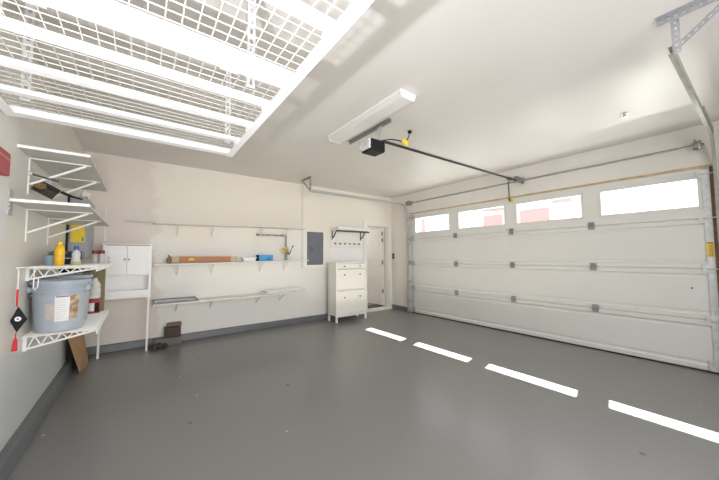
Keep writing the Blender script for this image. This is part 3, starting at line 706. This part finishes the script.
MB().lathe((-.405, 3.16, zt+.004), [(.0275, 0), (.031, .004), (.031, .024)], 20).build('lime_label', mat('lime_label', (.50, .56, .18), .5), cl)
cp = thing('blue_cup', 'pale blue cup behind the yellow bottle', 'cup', (-.53, 3.08, zt))
MB().lathe((-.537, 3.10, zt), [(.024, 0), (.03, .07), (.032, .07), (.034, .074), (.03, .076), (.026, .01), (0, .008)], 20).build('cup_body', mat('pale_blue_plastic', (.30, .40, .52), .3), cp, smooth=True)
MB().tube([(-.53, 3.10, zt+.01), (-.505, 3.08, zt+.11)], .004, 6).build('stirrer', M['black'], cp)
dk = thing('dark_pouch', 'dark blue pouch between the yellow and clear bottles', 'pouch', (-.47, 3.3, zt))
MB().blob((-.455, 3.32, zt+.052), .06, .04, .045, 12, .2).build('pouch_body', mat('navy_cloth', (.03, .035, .07), .7), dk, smooth=True)
MB().box(-.49, -.42, 3.275, 3.285, zt+.05, zt+.056).build('zip', M['galv'], dk)
db = thing('dark_box', 'flat navy box on the wire shelf against the left wall', 'box', (-.52, 3.6, zt))
MB().box(-.60, -.44, 3.55, 3.75, zt, zt+.115).build('box_body', mat('navy_card', (.05, .055, .11), .6), db, bevel=.004)
MB().box(-.60, -.44, 3.548, 3.5499, zt+.085, zt+.10).build('stripe', M['grey'], db)
def jar(label, x, y):
    t = thing('small_jar', label, 'jar', (x, y, zt), 'red-lidded jars')
    MB().lathe((x, y, zt), [(.020, 0), (.024, .004), (.024, .085), (.019, .095)], 18).build('jar_body', mat('jar_glass', (.62, .58, .56), .2), t, smooth=True)
    MB().lathe((x, y, zt+.0952), [(.024, 0), (.024, .032), (.021, .035), (0, .035)], 18).build('lid', M['darkred'], t, smooth=True)
jar('small jar with dark red lid, next to the grey wall cabinet', -.367, 3.93)
jar('small jar with dark red lid, next to the white plastic bundle', -.316, 3.93)
pb = thing('plastic_bundle', 'crumpled white plastic bundle at the tip of the upper wire shelf', 'bundle', (-.28, 3.98, zt))
MB().blob((-.266, 3.99, zt+.026), .028, .05, .026, 7, .3).build('film', M['plasticbag'], pb, smooth=True)
MB().blob((-.255, 4.0, zt+.058), .018, .02, .018, 8, .3).build('knot', M['plasticbag'], pb, smooth=True)

# grey wall box with yellow label
gb = thing('wall_cabinet', 'tall grey metal box on the left wall with square yellow label', 'metal box', (-.54, 4.5, 1.5))
bx(XL, -.472, 4.22, 4.85, 1.21, 1.865).build('enclosure', M['grey'], gb, bevel=.006)
bx(XL, -.605, 4.19, 4.2195, 1.21, 1.865).build('door_edge', M['black'], gb)
lb2 = bx(-.590, -.482, 4.2165, 4.2195, 1.385, 1.565).build('yellow_label', M['yellow'], gb)
w = MB()
w.box(-.502, -.490, 4.2150, 4.2165, 1.40, 1.425).box(-.508, -.488, 4.2150, 4.2165, 1.43, 1.436)
w.build('label_mark', M['ink'], lb2)

# shelf standards on the back wall
for x, z0, z1, lab_ in ((-.515, 1.44, 1.56, 'short white shelf standard on the back wall behind the grey box'), (-.385, 1.44, 1.89, 'long white shelf standard on the back wall above the two-door cabinet')):
    t = thing('shelf_standard', lab_, 'shelf standard', (x, YB, z0), 'shelf standards on the back wall')
    bx(x-.006, x+.006, YB-.008, YB, z0, z1).build('channel', M['wire'], t)
    MB().lathe((x, YB-.008, z0+.015), [(.014, 0), (.014, .006), (0, .008)], 12, Matrix.Rotation(PI/2, 3, 'X')).build('screw_cap', M['white'], t)

# hanging brushes under the upper shelf
br = thing('hand_brush', 'brown bristled hand brush with black handle hung under the upper shelf', 'brush', (-.52, 2.93, 1.72))
rot = Matrix.Rotation(.55, 3, 'Y')
MB().box(-.625+.025, -.475, 2.955, 2.99, 1.715, 1.745, rot, (-.54, 2.97, 1.73)).build('brush_head', M['black'], br, bevel=.004)
w = MB()
for k in range(14):
    u = -.590+k*.0083
    for j in range(3):
        p0 = Vector((u, 2.96+j*.011, 1.716)); c = Vector((-.54, 2.97, 1.73))
        a = c + rot @ (p0-c); b_ = c + rot @ (p0+Vector((random.uniform(-.004, .004), 0, -.055))-c)
        w.bar(a, b_, .007, .009)
bo = w.build('bristles', M['bristledark'], br)
MB().tube([(-.475, 2.972, 1.697), (-.42, 2.972, 1.672), (-.36, 2.972, 1.655)], .007, 8, radii=[.011, .008, .006]).build('brush_handle', M['black'], br, smooth=True)
bb2 = MB().blob((-.578, 2.955, 1.728), .032, .014, .024, 3, .15).build('straw_tuft', M['bristle'], br)
rd = thing('metal_rod', 'dark rod with clear grip poking out under the upper shelf bracket', 'rod', (-.55, 2.92, 1.78))
MB().tube([(-.60, 2.87, 1.785), (-.475, 2.885, 1.755)], .0065, 8).build('shaft', M['darkmetal'], rd, smooth=True)
MB().tube([(-.619, 2.868, 1.79), (-.60, 2.87, 1.785)], .014, 10).build('grip', M['clear'], rd, smooth=True)
cw = thing('crumpled_cloth', 'crumpled white cloth bundle on top of the grey wall box', 'cloth', (-.52, 4.5, 1.866))
MB().blob((-.515, 4.32, 1.908), .05, .07, .045, 21, .3).build('cloth_body', mat('offwhite_cloth', (.82, .79, .74), .8), cw, smooth=True)
MB().tube([(-.56, 4.33, 1.874), (-.50, 4.30, 1.874), (-.485, 4.29, 1.878)], .006, 6).build('cloth_tie', M['black'], cw)

# ornament hanging from the wire shelf
hn = thing('hanging_charm', 'black diamond charm with red cord and tassel hanging from wire shelf', 'charm', (-.555, 2.76, 1.05))
cxh, cyh = -.598, 2.700
def H_(dx, z): return (cxh+dx, cyh, z-.03)
MB().tube([H_(0, 1.185), H_(0, 1.06)], .0035, 6).build('hook_wire', M['wire'], hn)
MB().tube([H_(0, 1.06), H_(0, .955)], .005, 6).build('red_cord', M['redcord'], hn)
dm = MB().prism([H_(-.027+.002, .87), H_(.005, .80), H_(.045, .875), H_(.006, .955)], (0, .01, 0)).build('diamond', M['black'], hn)
MB().lathe((cxh+.008, cyh-.0005, .85), [(.014, 0), (.014, .0015), (0, .0016)], 24, Matrix.Rotation(PI/2, 3, 'X')).build('white_disc', M['white'], dm)
MB().lathe((cxh+.008, cyh-.0025, .85), [(.005, 0), (.005, .001), (0, .0011)], 16, Matrix.Rotation(PI/2, 3, 'X')).build('disc_mark', M['ink'], dm)
MB().tube([H_(.003, .80), H_(.002, .765)], .003, 6).build('lower_cord', M['redcord'], hn)
MB().tube([H_(.002, .768), H_(.002, .75), H_(0, .69)], .006, 10, radii=[.004, .009, .013]).build('tassel', M['redcord'], hn)
# extra wires hanging off the upper wire shelf
MB().tube([(-.535, 2.714, 1.170), (-.535, 2.712, 1.03), (-.528, 2.712, 1.02)], .003, 6).tube([(-.515, 2.712, 1.09), (-.517, 2.712, 1.04), (-.528, 2.712, 1.02)], .003, 6).build('wire_hook', M['wire'], upper_wire)

# red box and white board on left wall at frame edge
rx = thing('red_case', 'red wall-mounted case with a pale stripe on the left wall', 'case', (-.58, 2.3, 1.7))
MB().box(XL, -.585, 2.0, 2.405, 1.665, 1.79).build('case_body', M['red'], rx, bevel=.006)
bx(-.585, -.582, 2.02, 2.39, 1.745, 1.757).build('stripe', M['pinkred'], rx)
tag(bx(XL+.0005, XL+.008, 1.2, 2.50, .70, 1.655).build('trim_6', mat('white_board', (.72, .74, .74), .35)), 'smooth white board fixed on the left wall below the red case', 'board', kind='structure')
sp2 = thing('wall_plate', 'grey metal plate on the left wall at the end of the lower shelf', 'plate', (XL, 2.55, 1.55))
bx(XL, XL+.006, 2.535, 2.60, 1.47, 1.62).build('plate', M['galv'], sp2)
MB().box(XL+.006, XL+.010, 2.55, 2.585, 1.50, 1.515).box(XL+.006, XL+.010, 2.55, 2.585, 1.525, 1.54).build('vents', M['steel'], sp2)

# leaning cardboard and dark case under the wire shelves
cbd = MB().prism([(-.485, 4.32, .003), (-.46, 4.68, .003), (-.53, 4.66, .50), (-.608, 4.30, .47)], (.008, -.002, 0)).build('cardboard_sheet', M['card'])
tag(cbd, 'brown cardboard sheet leaning in the corner below the wire shelves', 'cardboard')
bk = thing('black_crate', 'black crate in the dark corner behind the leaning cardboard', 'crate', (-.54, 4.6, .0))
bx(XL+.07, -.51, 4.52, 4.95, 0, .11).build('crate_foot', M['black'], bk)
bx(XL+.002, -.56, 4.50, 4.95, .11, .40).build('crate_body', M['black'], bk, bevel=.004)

# ---------------------------------------------------------------- outside
struct(bx(XR+.21, 45, -25, 40, -.14, -.02).build('ground_outside', M['ground']), 'pale concrete driveway outside the garage door', 'ground')
hs = thing('neighbour_house', 'white and red house across the driveway seen through the door windows', 'building', (17, 8, 0))
bx(16.3, 22, -8, 22, -.02, 6.5).build('facade', M['stucco'], hs)
def sd(y0, y1, z0, z1, m=None, nm='red_siding', x=16.3): bx(x-.06, x-.001, y0, y1, z0, z1).build(nm, m or M['redwall'], hs)
sd(8.3, 9.45, 2.6, 3.55); sd(8.1, 9.5, 3.75, 4.4); sd(5.95, 7.35, 2.6, 3.62); sd(5.2, 7.5, 3.95, 4.15); sd(13.95, 14.25, 2.7, 3.95); sd(5.0, 5.8, 3.75, 3.95)
for (y0, y1, z0, z1) in ((10.2, 10.8, 2.9, 3.25), (11.9, 12.6, 3.3, 3.6)):
    o = bx(16.23, 16.3, y0, y1, z0, z1).build('window', M['grey'], hs); bx(16.225, 16.23, y0+.05, y1-.05, z0+.05, z1-.05).build('pane', M['clear'], o)
MB().bar((16.0, 12.9, 4.05), (16.0, 8.6, 3.72), .05, .05).bar((16.0, 11.2, 3.45), (16.0, 10.2, 3.3), .05, .05).build('gutter', M['steel'], hs)

# ---------------------------------------------------------------- lights
def lamp(name, typ, loc, energy, color=(1, 1, 1), target=None, **kw):
    l = bpy.data.lights.new(name, typ); l.energy = energy; l.color = color
    for k, v in kw.items(): setattr(l, k, v)
    o = bpy.data.objects.new(name, l); COL.objects.link(o); o.location = loc
    if target: o.rotation_euler = (Vector(target)-Vector(loc)).to_track_quat('-Z', 'Y').to_euler()
    return o
sun = lamp('sun', 'SUN', (8, 3, 8), 60, (1, .96, .9), angle=math.radians(.5))
sun.rotation_euler = Vector((-.895, -.2, -1)).to_track_quat('-Z', 'Y').to_euler()
lamp('flash_strobe', 'SPOT', (-.19, .52, 1.38), 95, (.97, .98, 1), target=(.15, 1.15, 2.9), spot_size=math.radians(150), spot_blend=.8, shadow_soft_size=.022)
lamp('room_fill', 'AREA', (1.0, -1.3, 1.3), 88, (1, .985, .98), spread=math.radians(150), target=(1.3, 3, .95), shape='RECTANGLE', size=3.6, size_y=1.8)
lamp('ceiling_fill', 'AREA', (2.2, 3.0, .35), 22, (1, .90, .745), target=(2.2, 3.01, 3), shape='RECTANGLE', size=4.2, size_y=3.0)
lamp('hall_lamp', 'AREA', (3.9, 6.2, 2.3), 9, (1, .96, .9), target=(3.9, 6.2, 0), shape='SQUARE', size=.8)
lamp('car_glint', 'SPOT', (5.53, .75, 1.39), 62, (1, .96, .88), target=(3.3, .62, 2.6), spot_size=math.radians(38), spot_blend=.6, shadow_soft_size=.03)

# world
wd = bpy.data.worlds.new('sky'); S.world = wd; wd.use_nodes = True
bg = wd.node_tree.nodes['Background']; bg.inputs[0].default_value = (.93, .96, 1, 1); bg.inputs[1].default_value = 4.0

# ---------------------------------------------------------------- camera
f, yaw, pit, roll, h = 292.4703, .6418, .0556, -.0063, 1.2194
Fv = Vector((math.sin(yaw)*math.cos(pit), math.cos(yaw)*math.cos(pit), math.sin(pit)))
Rv = Vector((math.cos(yaw), -math.sin(yaw), 0)); Uv = Rv.cross(Fv)
R2 = Rv*math.cos(roll)+Uv*math.sin(roll); U2 = -Rv*math.sin(roll)+Uv*math.cos(roll)
cam = bpy.data.cameras.new('camera'); co = bpy.data.objects.new('camera', cam); COL.objects.link(co)
mw = Matrix((R2, U2, -Fv)).transposed().to_4x4(); mw.translation = Vector((0, 0, h)); co.matrix_world = mw
cam.sensor_fit = 'HORIZONTAL'; cam.sensor_width = 36; cam.lens = 36*f/719; cam.clip_start = .02
S.camera = co
S.view_settings.view_transform = 'Standard'; S.view_settings.look = 'None'; S.view_settings.exposure = .16; S.view_settings.gamma = 1
try:
    S.cycles.max_bounces = 10; S.cycles.diffuse_bounces = 6; S.cycles.sample_clamp_indirect = 6; S.cycles.caustics_reflective = False
except Exception: pass
